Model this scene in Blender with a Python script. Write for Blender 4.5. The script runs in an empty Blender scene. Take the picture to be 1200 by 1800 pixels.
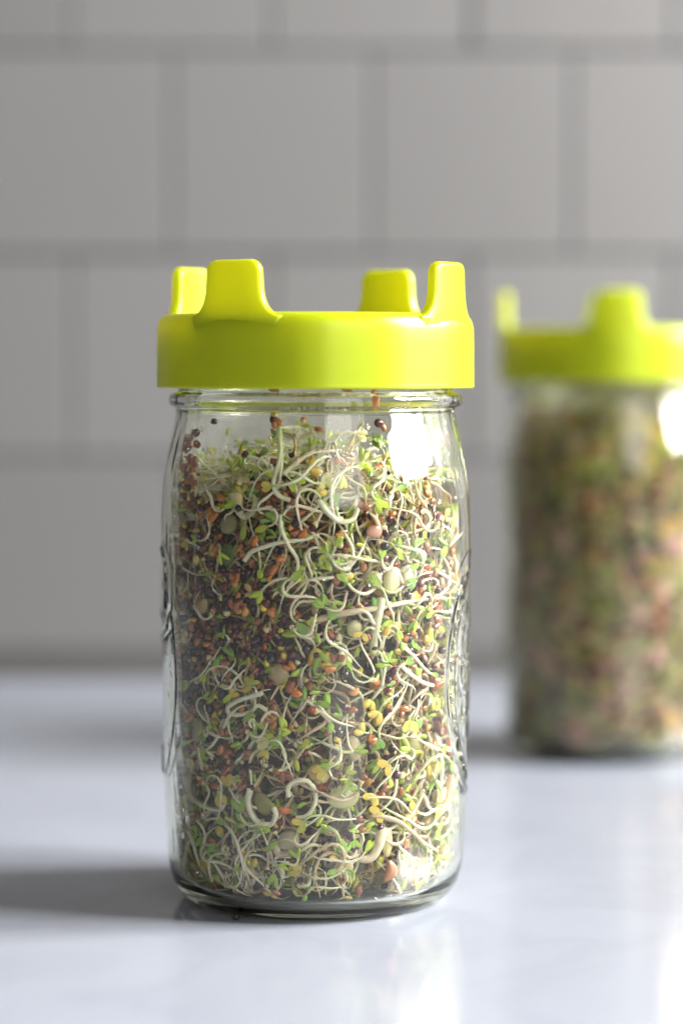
import bpy, math, random
import numpy as np
from mathutils import Vector, Matrix

R = math.radians
MM = 0.001
rnd = random.Random(11)
npr = np.random.default_rng(5)

# ------------------------------------------------------------------ camera
scene = bpy.context.scene
col = scene.collection
CAM_Z = 0.166
PITCH = R(3.41)
FPX = 4360.0                      # focal length in pixels of the 1800 px high photograph
cam_d = bpy.data.cameras.new('camera')
cam = bpy.data.objects.new('camera', cam_d)
col.objects.link(cam)
cam.location = (0, 0, CAM_Z)
cam.rotation_euler = (R(90) - PITCH, 0, 0)
cam_d.sensor_fit = 'VERTICAL'
cam_d.sensor_height = 36.0
cam_d.sensor_width = 24.0
cam_d.lens = FPX / 1800 * 36
cam_d.clip_start = 0.02
cam_d.clip_end = 30
cam_d.dof.use_dof = True
cam_d.dof.focus_distance = 0.738
cam_d.dof.aperture_fstop = 3.7
scene.camera = cam

# ------------------------------------------------------------------ world and lamps
world = bpy.data.worlds.new('World')
scene.world = world
world.use_nodes = True
bg = world.node_tree.nodes['Background']
bg.inputs['Color'].default_value = (0.93, 0.91, 0.90, 1)
bg.inputs['Strength'].default_value = 0.09


def area(name, loc, target, sx, sy, power, color, spread=180):
    d = bpy.data.lights.new(name, 'AREA')
    d.shape = 'RECTANGLE'
    d.size = sx
    d.size_y = sy
    d.energy = power
    d.color = color
    d.spread = R(spread)
    o = bpy.data.objects.new(name, d)
    col.objects.link(o)
    o.location = loc
    v = Vector(target) - Vector(loc)
    o.rotation_euler = v.to_track_quat('-Z', 'Y').to_euler()
    return o


# daylight from the kitchen window at the right, and the paler open room behind on the right
for wy, wz, ww, wh in ((0.29, 0.92, 0.60, 0.70), (0.95, 0.92, 0.60, 0.70), (0.29, 1.65, 0.60, 0.66), (0.95, 1.65, 0.60, 0.66)):
    area('window_light', (2.00, wy, wz), (0.0, wy + 0.02, wz - 0.65), ww, wh, 146.0 * ww * wh, (1.0, 0.985, 0.97))
area('room_light', (0.75, -0.95, 0.75), (0.0, 0.8, 0.1), 0.9, 1.1, 8.0, (1.0, 0.97, 0.93))

vs = scene.view_settings
vs.view_transform = 'Standard'
vs.look = 'None'
vs.exposure = 0.62
vs.gamma = 1.0
cy = scene.cycles
cy.use_denoising = True
cy.denoiser = 'OPENIMAGEDENOISE'
cy.denoising_input_passes = 'RGB_ALBEDO_NORMAL'
cy.denoising_prefilter = 'ACCURATE'
cy.max_bounces = 20
cy.diffuse_bounces = 5
cy.glossy_bounces = 8
cy.transmission_bounces = 16
cy.transparent_max_bounces = 16
cy.caustics_refractive = True
cy.caustics_reflective = True
cy.blur_glossy = 0.3
cy.sample_clamp_indirect = 0.0


# ------------------------------------------------------------------ materials
def new_mat(name):
    m = bpy.data.materials.new(name)
    m.use_nodes = True
    nt = m.node_tree
    return m, nt, nt.nodes['Principled BSDF']


def noise(nt, scale, detail=3, coord='Object', rough=0.5):
    tc = nt.nodes.new('ShaderNodeTexCoord')
    n = nt.nodes.new('ShaderNodeTexNoise')
    n.inputs['Scale'].default_value = scale
    n.inputs['Detail'].default_value = detail
    n.inputs['Roughness'].default_value = rough
    nt.links.new(tc.outputs[coord], n.inputs['Vector'])
    return n


def ramp(nt, src, stops):
    r = nt.nodes.new('ShaderNodeValToRGB')
    e = r.color_ramp.elements
    while len(e) < len(stops):
        e.new(0.5)
    for el, (p, c) in zip(e, stops):
        el.position = p
        el.color = (*c, 1)
    nt.links.new(src, r.inputs['Fac'])
    return r


def bump(nt, src, bsdf, strength, dist):
    b = nt.nodes.new('ShaderNodeBump')
    b.inputs['Strength'].default_value = strength
    b.inputs['Distance'].default_value = dist
    nt.links.new(src, b.inputs['Height'])
    nt.links.new(b.outputs['Normal'], bsdf.inputs['Normal'])


def mat_glass():
    m = bpy.data.materials.new('jar_glass')
    m.use_nodes = True
    nt = m.node_tree
    nt.nodes.clear()
    out = nt.nodes.new('ShaderNodeOutputMaterial')
    g = nt.nodes.new('ShaderNodeBsdfGlass')
    g.inputs['Color'].default_value = (0.988, 0.993, 0.962, 1)
    g.inputs['Roughness'].default_value = 0.0
    g.inputs['IOR'].default_value = 1.5
    nt.links.new(g.outputs[0], out.inputs['Surface'])
    return m


def mat_plastic():
    m, nt, b = new_mat('lime_plastic')
    b.inputs['Base Color'].default_value = (0.42, 0.52, 0.006, 1)
    b.inputs['Roughness'].default_value = 0.34
    b.inputs['IOR'].default_value = 1.58
    b.inputs['Subsurface Weight'].default_value = 0.5
    b.inputs['Subsurface Radius'].default_value = (1.0, 0.9, 0.08)
    b.inputs['Subsurface Scale'].default_value = 0.004
    n = noise(nt, 900, 2)
    bump(nt, n.outputs['Fac'], b, 0.05, 0.0002)
    # thin moulded plastic lets light through from its far side
    tr = nt.nodes.new('ShaderNodeBsdfTranslucent')
    tr.inputs['Color'].default_value = (0.92, 0.86, 0.002, 1)
    mix = nt.nodes.new('ShaderNodeMixShader')
    mix.inputs['Fac'].default_value = 0.36
    nt.links.new(b.outputs[0], mix.inputs[1])
    nt.links.new(tr.outputs[0], mix.inputs[2])
    nt.links.new(mix.outputs[0], nt.nodes['Material Output'].inputs['Surface'])
    return m


def mat_vcol(name, rough, translucent, coat=0.0):
    m, nt, b = new_mat(name)
    at = nt.nodes.new('ShaderNodeAttribute')
    at.attribute_name = 'tint'
    n = noise(nt, 700, 3)
    mr = nt.nodes.new('ShaderNodeMapRange')
    mr.inputs['To Min'].default_value = 0.90
    mr.inputs['To Max'].default_value = 1.20
    nt.links.new(n.outputs['Fac'], mr.inputs['Value'])
    mx = nt.nodes.new('ShaderNodeVectorMath')
    mx.operation = 'SCALE'
    nt.links.new(at.outputs['Color'], mx.inputs[0])
    nt.links.new(mr.outputs['Result'], mx.inputs['Scale'])
    nt.links.new(mx.outputs['Vector'], b.inputs['Base Color'])
    b.inputs['Roughness'].default_value = rough
    b.inputs['Coat Weight'].default_value = coat
    b.inputs['Coat Roughness'].default_value = 0.12
    bump(nt, n.outputs['Fac'], b, 0.25, 0.0002)
    if translucent:
        out = nt.nodes['Material Output']
        tr = nt.nodes.new('ShaderNodeBsdfTranslucent')
        nt.links.new(mx.outputs['Vector'], tr.inputs['Color'])
        mix = nt.nodes.new('ShaderNodeMixShader')
        mix.inputs['Fac'].default_value = translucent
        nt.links.new(b.outputs[0], mix.inputs[1])
        nt.links.new(tr.outputs[0], mix.inputs[2])
        nt.links.new(mix.outputs[0], out.inputs['Surface'])
    return m


def mat_counter():
    m, nt, b = new_mat('white_quartz')
    n1 = noise(nt, 5.0, 6, 'Object', 0.62)
    w = nt.nodes.new('ShaderNodeTexNoise')
    w.inputs['Scale'].default_value = 9.0
    w.inputs['Detail'].default_value = 5
    w.inputs['Distortion'].default_value = 1.4
    tc = nt.nodes.new('ShaderNodeTexCoord')
    nt.links.new(tc.outputs['Object'], w.inputs['Vector'])
    veins = ramp(nt, w.outputs['Fac'], [(0.44, (0.268, 0.287, 0.328)), (0.50, (0.254, 0.272, 0.312)), (0.56, (0.268, 0.287, 0.328))])
    base = ramp(nt, n1.outputs['Fac'], [(0.35, (0.90, 0.90, 0.92)), (0.65, (1, 1, 1))])
    mix = nt.nodes.new('ShaderNodeMix')
    mix.data_type = 'RGBA'
    mix.blend_type = 'MULTIPLY'
    mix.inputs[0].default_value = 1.0
    nt.links.new(veins.outputs[0], mix.inputs[6])
    nt.links.new(base.outputs[0], mix.inputs[7])
    nt.links.new(mix.outputs[2], b.inputs['Base Color'])
    b.inputs['Roughness'].default_value = 0.11
    b.inputs['IOR'].default_value = 1.33
    return m


def mat_tile():
    m, nt, b = new_mat('glazed_tile')
    oi = nt.nodes.new('ShaderNodeObjectInfo')
    r = ramp(nt, oi.outputs['Random'], [(0.0, (0.150, 0.146, 0.143)), (1.0, (0.168, 0.164, 0.160))])
    nt.links.new(r.outputs[0], b.inputs['Base Color'])
    b.inputs['Roughness'].default_value = 0.25
    n = noise(nt, 30, 2)
    bump(nt, n.outputs['Fac'], b, 0.15, 0.001)
    return m


def mat_plain(name, c, rough=0.8, metal=0.0, sc=300):
    m, nt, b = new_mat(name)
    n = noise(nt, sc, 4)
    r = ramp(nt, n.outputs['Fac'], [(0.3, tuple(x * 0.85 for x in c)), (0.7, tuple(min(1, x * 1.12) for x in c))])
    nt.links.new(r.outputs[0], b.inputs['Base Color'])
    b.inputs['Roughness'].default_value = rough
    b.inputs['Metallic'].default_value = metal
    return m


M_GLASS = mat_glass()
M_LIME = mat_plastic()
M_SOFT = mat_vcol('sprout_flesh', 0.42, 0.25, 0.0)
M_SEED = mat_vcol('seed_coat', 0.30, 0.0, 0.15)
M_COUNTER = mat_counter()
M_TILE = mat_tile()
M_GROUT = mat_plain('grout', (0.152, 0.148, 0.145), 0.9)
M_CAULK_SHADE = mat_plain('caulk_shade', (0.05, 0.048, 0.046), 0.6)
M_STEEL = mat_plain('mesh_steel', (0.20, 0.19, 0.17), 0.4, 0.8)


# ------------------------------------------------------------------ mesh helpers
def mesh_np(name, V, F, mat, colors=None, smooth=True):
    """V (n,3) floats, F (m,4) quads where a repeated last index marks a triangle"""
    V = np.asarray(V, dtype=np.float32)
    F = np.asarray(F, dtype=np.int32)
    tri = F[:, 2] == F[:, 3]
    lens = np.where(tri, 3, 4).astype(np.int32)
    keep = np.ones(F.shape, bool)
    keep[tri, 3] = False
    flat = F[keep]
    starts = np.concatenate(([0], np.cumsum(lens)[:-1])).astype(np.int32)
    me = bpy.data.meshes.new(name)
    me.vertices.add(len(V))
    me.vertices.foreach_set('co', V.ravel())
    me.loops.add(len(flat))
    me.loops.foreach_set('vertex_index', flat)
    me.polygons.add(len(F))
    me.polygons.foreach_set('loop_start', starts)
    me.polygons.foreach_set('loop_total', lens)
    me.polygons.foreach_set('use_smooth', np.full(len(F), smooth, dtype=bool))
    me.update(calc_edges=True)
    if colors is not None:
        a = me.color_attributes.new('tint', 'FLOAT_COLOR', 'POINT')
        c = np.ones((len(V), 4), np.float32)
        c[:, :3] = colors
        a.data.foreach_set('color', c.ravel())
    me.materials.append(mat)
    return me


def link(name, me, loc=(0, 0, 0), parent=None, label=None, cat=None, group=None, kind=None):
    o = bpy.data.objects.new(name, me)
    col.objects.link(o)
    o.location = loc
    if parent is not None:
        o.parent = parent
    if label:
        if len(label.replace('-', ' ').split()) > 16:
            label = label.replace(' well ', ' ').replace(' just ', ' ')
        o['label'] = label
    if cat:
        o['category'] = cat
    if group:
        o['group'] = group
    if kind:
        o['kind'] = kind
    return o


def grid_faces(nr, nc, closed_c=True, off=0):
    r = np.arange(nr - 1)[:, None]
    c = np.arange(nc if closed_c else nc - 1)[None, :]
    c2 = (c + 1) % nc
    a = r * nc + c
    b = r * nc + c2
    d = (r + 1) * nc + c
    e = (r + 1) * nc + c2
    return np.stack([a, b, e, d], -1).reshape(-1, 4) + off


ZS = 1.0193


def smooth_profile(pts, step):
    """Catmull-Rom through (r, z) points, resampled"""
    P = np.array(pts, float)
    P = np.vstack([2 * P[0] - P[1], P, 2 * P[-1] - P[-2]])
    out = []
    for i in range(1, len(P) - 2):
        p0, p1, p2, p3 = P[i - 1:i + 3]
        L = np.linalg.norm(p2 - p1)
        n = max(2, int(math.ceil(L / step)))
        for k in range(n):
            t = k / n
            m1 = (p2 - p0) / 2 * min(1, L / max(1e-9, np.linalg.norm(p2 - p0) / 2)) if False else (p2 - p0) * L / (np.linalg.norm(p2 - p1) + np.linalg.norm(p1 - p0) + 1e-9)
            m2 = (p3 - p1) * L / (np.linalg.norm(p3 - p2) + np.linalg.norm(p2 - p1) + 1e-9)
            out.append((2 * t**3 - 3 * t**2 + 1) * p1 + (t**3 - 2 * t**2 + t) * m1 + (-2 * t**3 + 3 * t**2) * p2 + (t**3 - t**2) * m2)
    out.append(P[-2])
    return np.array(out)


# ------------------------------------------------------------------ relief moulded in the jar
def seg_dist(px, py, ax, ay, bx, by):
    dx, dy = bx - ax, by - ay
    L = dx * dx + dy * dy + 1e-12
    t = np.clip(((px - ax) * dx + (py - ay) * dy) / L, 0, 1)
    return np.hypot(px - ax - t * dx, py - ay - t * dy)


def arc(cx, cyy, rx, ry, a0, a1, n=12):
    return [(cx + rx * math.cos(R(a0 + (a1 - a0) * i / n)), cyy + ry * math.sin(R(a0 + (a1 - a0) * i / n))) for i in range(n + 1)]


GL = {  # glyph strokes in a 0.8 x 1 box
    '0': [arc(.36, .5, .33, .47, 0, 360, 20)],
    '2': [arc(.36, .7, .32, .28, 170, -25, 10) + [(.04, .03), (.70, .03)]],
    '4': [[(.55, 0), (.55, 1), (.02, .30), (.74, .30)]],
    '6': [arc(.37, .32, .31, .30, 0, 360, 16), [(.06, .36), (.2, .75), (.5, 1.0)]],
    '8': [arc(.36, .74, .25, .23, 0, 360, 14), arc(.36, .27, .31, .27, 0, 360, 14)],
    'M': [[(0, 0), (0.05, 1), (.4, .3), (.75, 1), (.8, 0)]],
    'L': [[(.08, 1), (.08, .03), (.62, .03)]],
    'A': [[(0, 0), (.36, 1), (.72, 0)], [(.13, .35), (.59, .35)]],
    'D': [[(.08, 0), (.08, 1), (.35, 1)] + arc(.32, .5, .38, .5, 80, -80, 10) + [(.08, 0)]],
    'E': [[(.65, 1), (.08, 1), (.08, 0), (.65, 0)], [(.08, .52), (.58, .52)]],
    'I': [[(.36, 0), (.36, 1)]],
    'N': [[(.04, 0), (.04, 1), (.70, 0), (.70, 1)]],
    'U': [[(.06, 1), (.06, .35)] + arc(.37, .32, .31, .32, 180, 360, 8) + [(.68, 1)]],
    'S': [arc(.36, .75, .29, .24, 30, 260, 10) + arc(.36, .26, .31, .26, 90, -150, 10)],
}


def strokes_to_segs(strokes, x, y, w, h):
    out = []
    for s in strokes:
        for (a, b) in zip(s[:-1], s[1:]):
            out.append((x + a[0] * w, y + a[1] * h, x + b[0] * w, y + b[1] * h))
    return out


CAM = np.array([0, 0, CAM_Z])
J1 = np.array([-0.0081, 0.770, 0.0])
J2 = np.array([0.1160, 1.062, 0.0])


def px_ray(x, y):
    a = (x - 600) / FPX
    b = (900 - y) / FPX
    d = np.array([a, math.cos(PITCH) + b * math.sin(PITCH), -math.sin(PITCH) + b * math.cos(PITCH)])
    return d / np.linalg.norm(d)


def px_cyl(x, y, rad, jar=J1):
    """pixel of the photograph -> (theta, z) on the front of a cylinder about the jar axis; theta 0 faces the camera"""
    d = px_ray(x, y)
    o = CAM - jar
    A = d[0]**2 + d[1]**2
    B = 2 * (o[0] * d[0] + o[1] * d[1])
    C = o[0]**2 + o[1]**2 - rad**2
    disc = max(0.0, B * B - 4 * A * C)
    t = (-B - math.sqrt(disc)) / (2 * A)
    p = o + t * d
    return math.atan2(p[0], -p[1]), p[2]


SEGS = []                          # (u0, v0, u1, v1, half width, height) in mm, u = arc length at the body radius
RB = 47.8


def text_px(s, x, y, ch_w, ch_h, hw=0.30, h=0.15):
    th, z = px_cyl(x, y, RB * MM)
    x0, y0 = th * RB, z / MM
    for (a, b, c, d) in strokes_to_segs(GL[s], x0 - ch_w * 0.36, y0 - ch_h / 2, ch_w, ch_h):
        SEGS.append((a, b, c, d, hw, h))


for yy, dg in ((1385, '200'), (1187, '400'), (989, '600'), (791, '800')):
    for i, c in enumerate(dg):
        text_px(c, (557, 583, 608)[i], yy, 3.9, 4.3)
text_px('M', 571, 1487, 4.6, 4.2)
text_px('L', 601, 1487, 4.0, 4.2)
for c, x in zip('MADEINUSA', (397, 428, 470, 502, 536, 558, 610, 642, 672)):
    text_px(c, x, 1549, 4.9 if c == 'M' else 4.2, 4.8, 0.32, 0.16)
for k in range(8):
    th, z = px_cyl(468, 1483 - 98.6 * k, RB * MM)
    th2, z2 = px_cyl(508, 1483 - 98.6 * k, RB * MM)
    SEGS.append((th * RB, z / MM, th2 * RB, z / MM, 0.3, 0.14))


def poly_rel(pts, hw, h):
    for a, b in zip(pts[:-1], pts[1:]):
        SEGS.append((a[0], a[1], b[0], b[1], hw, h))


# wreath-like medallion on the right flank, ribbed panel on the left flank
C0 = R(92) * RB
poly_rel(arc(C0, 71, 29.5, 37.5, 0, 360, 60), 0.75, 0.5)
poly_rel(arc(C0, 71, 24.5, 33, 0, 360, 50), 0.4, 0.35)
for a in range(110, 250, 9):
    cx_, cy_ = C0 + 27 * math.cos(R(a)), 71 + 35.2 * math.sin(R(a))
    poly_rel(arc(cx_, cy_, 0.9, 1.5, 0, 360, 8), 0.45, 0.5)
for (dx, dy, rr) in ((-14, 10, 4), (-12, -1, 3.6), (-15, -10, 3.5), (-7, 5, 4), (-6, -7, 4), (-10, 19, 3), (0, 0, 5), (-2, 14, 4), (-17, 1, 2.2), (-9, -17, 3)):
    poly_rel(arc(C0 + dx, 71 + dy, rr, rr * 1.25, 0, 360, 14), 0.5, 0.42)
C1 = R(-93) * RB
poly_rel(arc(C1, 98, 24, 10, 60, 300, 10) if False else [(C1 + 12, 88), (C1 + 17, 92), (C1 + 17.5, 104), (C1 + 12, 109), (C1 - 12, 109), (C1 - 16, 92), (C1 + 12, 88)], 1.3, 0.6)
poly_rel([(C1 + 19, 86), (C1 + 10, 82), (C1 - 12, 79)], 1.0, 0.5)
poly_rel([(C1 + 13, 99), (C1 - 10, 99)], 1.4, 0.5)
poly_rel([(C1 + 6, 47), (C1 + 6, 40), (C1 + 1, 39), (C1 - 8, 47), (C1 + 6, 47)], 1.1, 0.6)
poly_rel(arc(C1, 71, 26, 36, -60, 60, 20), 0.5, 0.25)


def relief(U, Z):
    H = np.zeros(U.shape)
    for (a, b, c, d, hw, h) in SEGS:
        m = hw * 1.9
        u0, u1 = min(a, c) - m, max(a, c) + m
        v0, v1 = min(b, d) - m, max(b, d) + m
        ci = np.where((U[0] >= u0) & (U[0] <= u1))[0]
        ri = np.where((Z[:, 0] >= v0) & (Z[:, 0] <= v1))[0]
        if len(ci) == 0 or len(ri) == 0:
            continue
        sl = (slice(ri[0], ri[-1] + 1), slice(ci[0], ci[-1] + 1))
        dd = seg_dist(U[sl], Z[sl], a, b, c, d)
        t = np.clip(1 - dd / (hw * 1.7), 0, 1)
        H[sl] = np.maximum(H[sl], h * t * t * (3 - 2 * t))
    return H


OUTER = [(34.5, 0.5), (36.2, 0.0), (38.2, 0.2), (41.2, 1.4), (43.6, 4.0), (45.0, 7.5), (45.9, 12), (46.5, 18), (47.0, 30), (47.5, 50), (47.8, 80),
         (47.9, 105), (47.85, 117), (47.5, 124), (46.9, 129.5), (45.9, 135), (44.8, 140), (43.8, 144), (43.3, 147), (43.2, 149.2), (43.7, 150.0),
         (44.8, 150.5), (45.2, 151.6), (45.2, 152.6), (44.7, 153.7), (43.4, 154.3), (42.5, 154.8), (42.3, 157), (42.2, 166), (42.0, 170), (41.2, 171.2)]
INNER = [(39.8, 171.2), (39.0, 170.2), (39.0, 156), (39.3, 150), (40.2, 144.5), (41.6, 139.5), (43.0, 134), (44.1, 128.5), (44.8, 122), (45.0, 112), (44.9, 80),
         (44.5, 50), (44.1, 30), (43.7, 18), (43.0, 11), (41.4, 6.8), (38.4, 4.8), (33, 4.0), (15, 4.3), (0.05, 4.6)]
UNDER = [(0.05, 1.9), (15, 1.7), (28, 1.4), (33.0, 1.2), (34.5, 0.5)]
OUTER = [(r, z * ZS) for r, z in OUTER]
INNER = [(r, z * ZS) for r, z in INNER]


def lathe_mesh(name, outer_cols, out_step, mat, emboss):
    po = smooth_profile(OUTER, out_step)
    pi_ = smooth_profile(INNER, 1.0)
    pu = smooth_profile(UNDER, 1.5)
    th = np.array(outer_cols)
    nc = len(th)
    if emboss:
        bands = [(min(b, d) - 1.2, max(b, d) + 1.2) for (a, b, c, d, hw, h) in SEGS if -32 < a < 18]
        keep = [i % 3 == 0 or i == len(po) - 1 or po[i, 0] < 45 or any(b0 < po[i, 1] < b1 for b0, b1 in bands) for i in range(len(po))]
        po = po[np.array(keep)]
        U = np.broadcast_to(th[None, :] * RB, (len(po), nc))
        Z = np.broadcast_to(po[:, 1][:, None], (len(po), nc))
        H = relief(U, Z)
    else:
        H = np.zeros((len(po), nc))
    # slight waviness of moulded glass
    T = th[None, :]
    Zo = po[:, 1][:, None]
    amp = 0.035 * np.clip((Zo - 8) / 20, 0, 1)
    rg = np.random.default_rng(3)
    wob = sum(0.30 / f * np.sin(f * T + rg.uniform(0, 6.28) + Zo * rg.uniform(-0.06, 0.06)) for f in (17, 23, 31, 43, 59))
    wob = wob * np.clip((Zo - 20) / 20, 0.15, 1) * np.clip((150 - Zo) / 6, 0, 1)
    Ro = po[:, 0][:, None] + H + wob + amp * (np.sin(5 * T + Zo * 0.05) + 0.6 * np.sin(11 * T - Zo * 0.07 + 1.3))
    Zi = pi_[:, 1][:, None]
    wi = np.clip((Zi - 10) / 15, 0, 1) * np.clip((168 - Zi) / 10, 0, 1)
    Ri = pi_[:, 0][:, None] + 0.10 * wi * (np.sin(3 * T + 0.8 + Zi * 0.02) + 0.5 * np.sin(9 * T + 2.1 + Zi * 0.035) + 0.25 * np.sin(23 * T + Zi * 0.11) + 0.16 * np.sin(37 * T + 1.0 - Zi * 0.09 + 0.8 * np.sin(Zi * 0.2)) + 0.10 * np.sin(61 * T + 0.19 * Zi))
    Ru = np.broadcast_to(pu[:, 0][:, None], (len(pu), nc))

    def pts(Rr, Zz):
        Zz = np.broadcast_to(Zz, Rr.shape)
        return np.stack([Rr * np.sin(T), -Rr * np.cos(T), Zz], -1).reshape(-1, 3)
    # one closed skin: underside centre -> outer wall -> rim -> inner wall -> floor centre
    V = np.vstack([pts(Ru, pu[:, 1][:, None])[:-nc], pts(Ro, Zo), pts(Ri, Zi)]) * MM
    n = len(V) // nc
    F = grid_faces(n, nc)
    # caps at both centres
    k = len(V)
    V = np.vstack([V, [[0, 0, 1.9 * MM], [0, 0, 4.6 * ZS * MM]]])
    c = np.arange(nc)
    F = np.vstack([F, np.stack([(c + 1) % nc, c, np.full(nc, k), np.full(nc, k)], -1),
                   np.stack([c + (n - 1) * nc, (c + 1) % nc + (n - 1) * nc, np.full(nc, k + 1), np.full(nc, k + 1)], -1)])
    return mesh_np(name, V, F, mat)


def cols_fine():
    out = []
    a = -180.0
    while a < 180:
        out.append(R(a))
        if -37 < a < 22:
            a += 0.17
        elif 48 < a < 130 or -125 < a < -58:
            a += 0.4
        else:
            a += 1.2
    return out


# ------------------------------------------------------------------ setting
def build_setting():
    # counter slab
    x0, x1, y0, y1 = -2.5, 2.5, -0.9, 1.307
    V = [(x0, y0, -0.03), (x1, y0, -0.03), (x1, y1, -0.03), (x0, y1, -0.03), (x0, y0, 0), (x1, y0, 0), (x1, y1, 0), (x0, y1, 0)]
    F = [(4, 5, 6, 7), (0, 3, 2, 1), (0, 1, 5, 4), (1, 2, 6, 5), (2, 3, 7, 6), (3, 0, 4, 7)]
    link('countertop', mesh_np('countertop', V, F, M_COUNTER, smooth=False), kind='structure')
    # wall behind: grout bed carrying single tiles
    yw = 1.314
    V = [(x0, yw, -0.1), (x1, yw, -0.1), (x1, yw, 1.4), (x0, yw, 1.4), (x0, yw + 0.1, -0.1), (x1, yw + 0.1, -0.1), (x1, yw + 0.1, 1.4), (x0, yw + 0.1, 1.4)]
    F = [(0, 1, 2, 3), (5, 4, 7, 6), (0, 4, 5, 1), (3, 2, 6, 7), (0, 3, 7, 4), (1, 5, 6, 2)]
    wall = link('wall', mesh_np('wall', V, F, M_GROUT, smooth=False), kind='structure')
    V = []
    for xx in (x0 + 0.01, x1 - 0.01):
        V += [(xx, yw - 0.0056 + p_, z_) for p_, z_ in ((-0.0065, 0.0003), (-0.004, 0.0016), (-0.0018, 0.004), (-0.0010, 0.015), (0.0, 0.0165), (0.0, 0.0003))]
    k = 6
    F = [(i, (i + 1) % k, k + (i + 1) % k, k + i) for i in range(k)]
    link('caulk_shade_strip', mesh_np('caulk_shade_strip', V, F, M_CAULK_SHADE), parent=wall)  # dark joint strip; also paints in the shade along the wall foot
    P, g = 0.1066, 0.0018
    PX = 0.1048
    # tile with a softened edge
    def ring(h, inset, y):
        hx, hz = PX / 2 - g / 2 - inset, P / 2 - g / 2 - inset
        return [(-hx, y, -hz), (hx, y, -hz), (hx, y, hz), (-hx, y, hz)]
    Vt = ring(0, 0, 0.0) + ring(0, 0, -0.0045) + ring(0, 0.0003, -0.0050) + ring(0, 0.0008, -0.0052)
    Ft = []
    for k in range(3):
        for i in range(4):
            j = (i + 1) % 4
            Ft.append((k * 4 + i, k * 4 + j, (k + 1) * 4 + j, (k + 1) * 4 + i))
    Ft.append((12, 13, 14, 15))
    tm = mesh_np('tile', Vt, Ft, M_TILE, smooth=False)
    # joint positions read from the photograph
    d = px_ray(600, 448)
    zj = CAM_Z + d[2] / d[1] * yw
    d = px_ray(652, 448)
    xj = d[0] / d[1] * yw
    for r in range(-3, 8):
        zc = zj + P / 2 + r * P
        if zc - P / 2 < -0.02 - P * 0.9:
            continue
        for c in range(-12, 13):
            xc = xj + PX / 2 + c * PX + (0 if r % 2 == 0 else PX / 2)
            o = link('tile', tm, (xc, yw + 0.0002 + 0.0006 * math.sin(c * 7.3 + r * 3.1), zc), wall)
            o.rotation_euler = (R(0.25) * math.sin(c * 3.3 + r * 5.7), 0, R(0.25) * math.sin(c * 1.3 + r * 2.7))


build_setting()


# ------------------------------------------------------------------ jars and lids
jar1 = link('glass_jar', lathe_mesh('glass_jar', cols_fine(), 0.2, M_GLASS, True), tuple(J1),
            label='clear glass canning jar packed with fresh sprouts, in sharp focus at the centre', cat='jar', group='canning jars of sprouts')
jar2 = link('glass_jar', lathe_mesh('glass_jar', np.linspace(-math.pi, math.pi, 97)[:-1], 1.5, M_GLASS, False), tuple(J2),
            label='blurred glass canning jar of pinkish green sprouts standing behind at the right edge', cat='jar', group='canning jars of sprouts')

LZ = 158.8      # underside of the lid ring
RING = [(45.9, LZ + 0.4), (46.6, LZ), (48.6, LZ), (49.05, LZ + 0.35), (49.0, LZ + 1.2), (48.95, LZ + 8), (48.8, LZ + 17.5), (48.3, LZ + 20.2), (47.0, LZ + 21.9), (45.0, LZ + 22.5),
        (43.2, LZ + 22.5), (42.4, LZ + 22.1), (42.2, LZ + 21), (42.2, LZ + 18.2), (38.9, LZ + 17.9), (38.9, LZ + 15.9), (45.2, LZ + 15.7), (45.6, LZ + 14), (45.7, LZ + 3), (45.9, LZ + 0.4)]


def ring_mesh():
    p = smooth_profile(RING, 0.5)[:-1]
    nc = 240
    th = np.linspace(0, 2 * math.pi, nc, endpoint=False)[None, :]
    Rr = p[:, 0][:, None] + 0 * th
    ph = (th % (math.pi / 6)) - math.pi / 12
    fl = 48.25 / np.cos(ph)
    k = 6.0
    fl = -np.log(np.exp(-k * (fl - 48.9)) + 1.0) / k + 48.9        # flats with rounded corners under the prongs
    fl = fl * 0.55 + 48.95 * 0.45
    w = np.clip((Rr - 45.9) / 1.2, 0, 1)
    Rr = Rr * (1 + w * (fl / 48.95 - 1))
    V = np.stack([Rr * np.sin(th), -Rr * np.cos(th), p[:, 1][:, None] + 0 * th], -1).reshape(-1, 3) * MM
    n = len(p)
    F = grid_faces(n, nc)
    c = np.arange(nc)
    c2 = (c + 1) % nc
    F = np.vstack([F, np.stack([(n - 1) * nc + c, (n - 1) * nc + c2, c2, c], -1)])
    return mesh_np('lid_ring', V, F, M_LIME)


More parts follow.
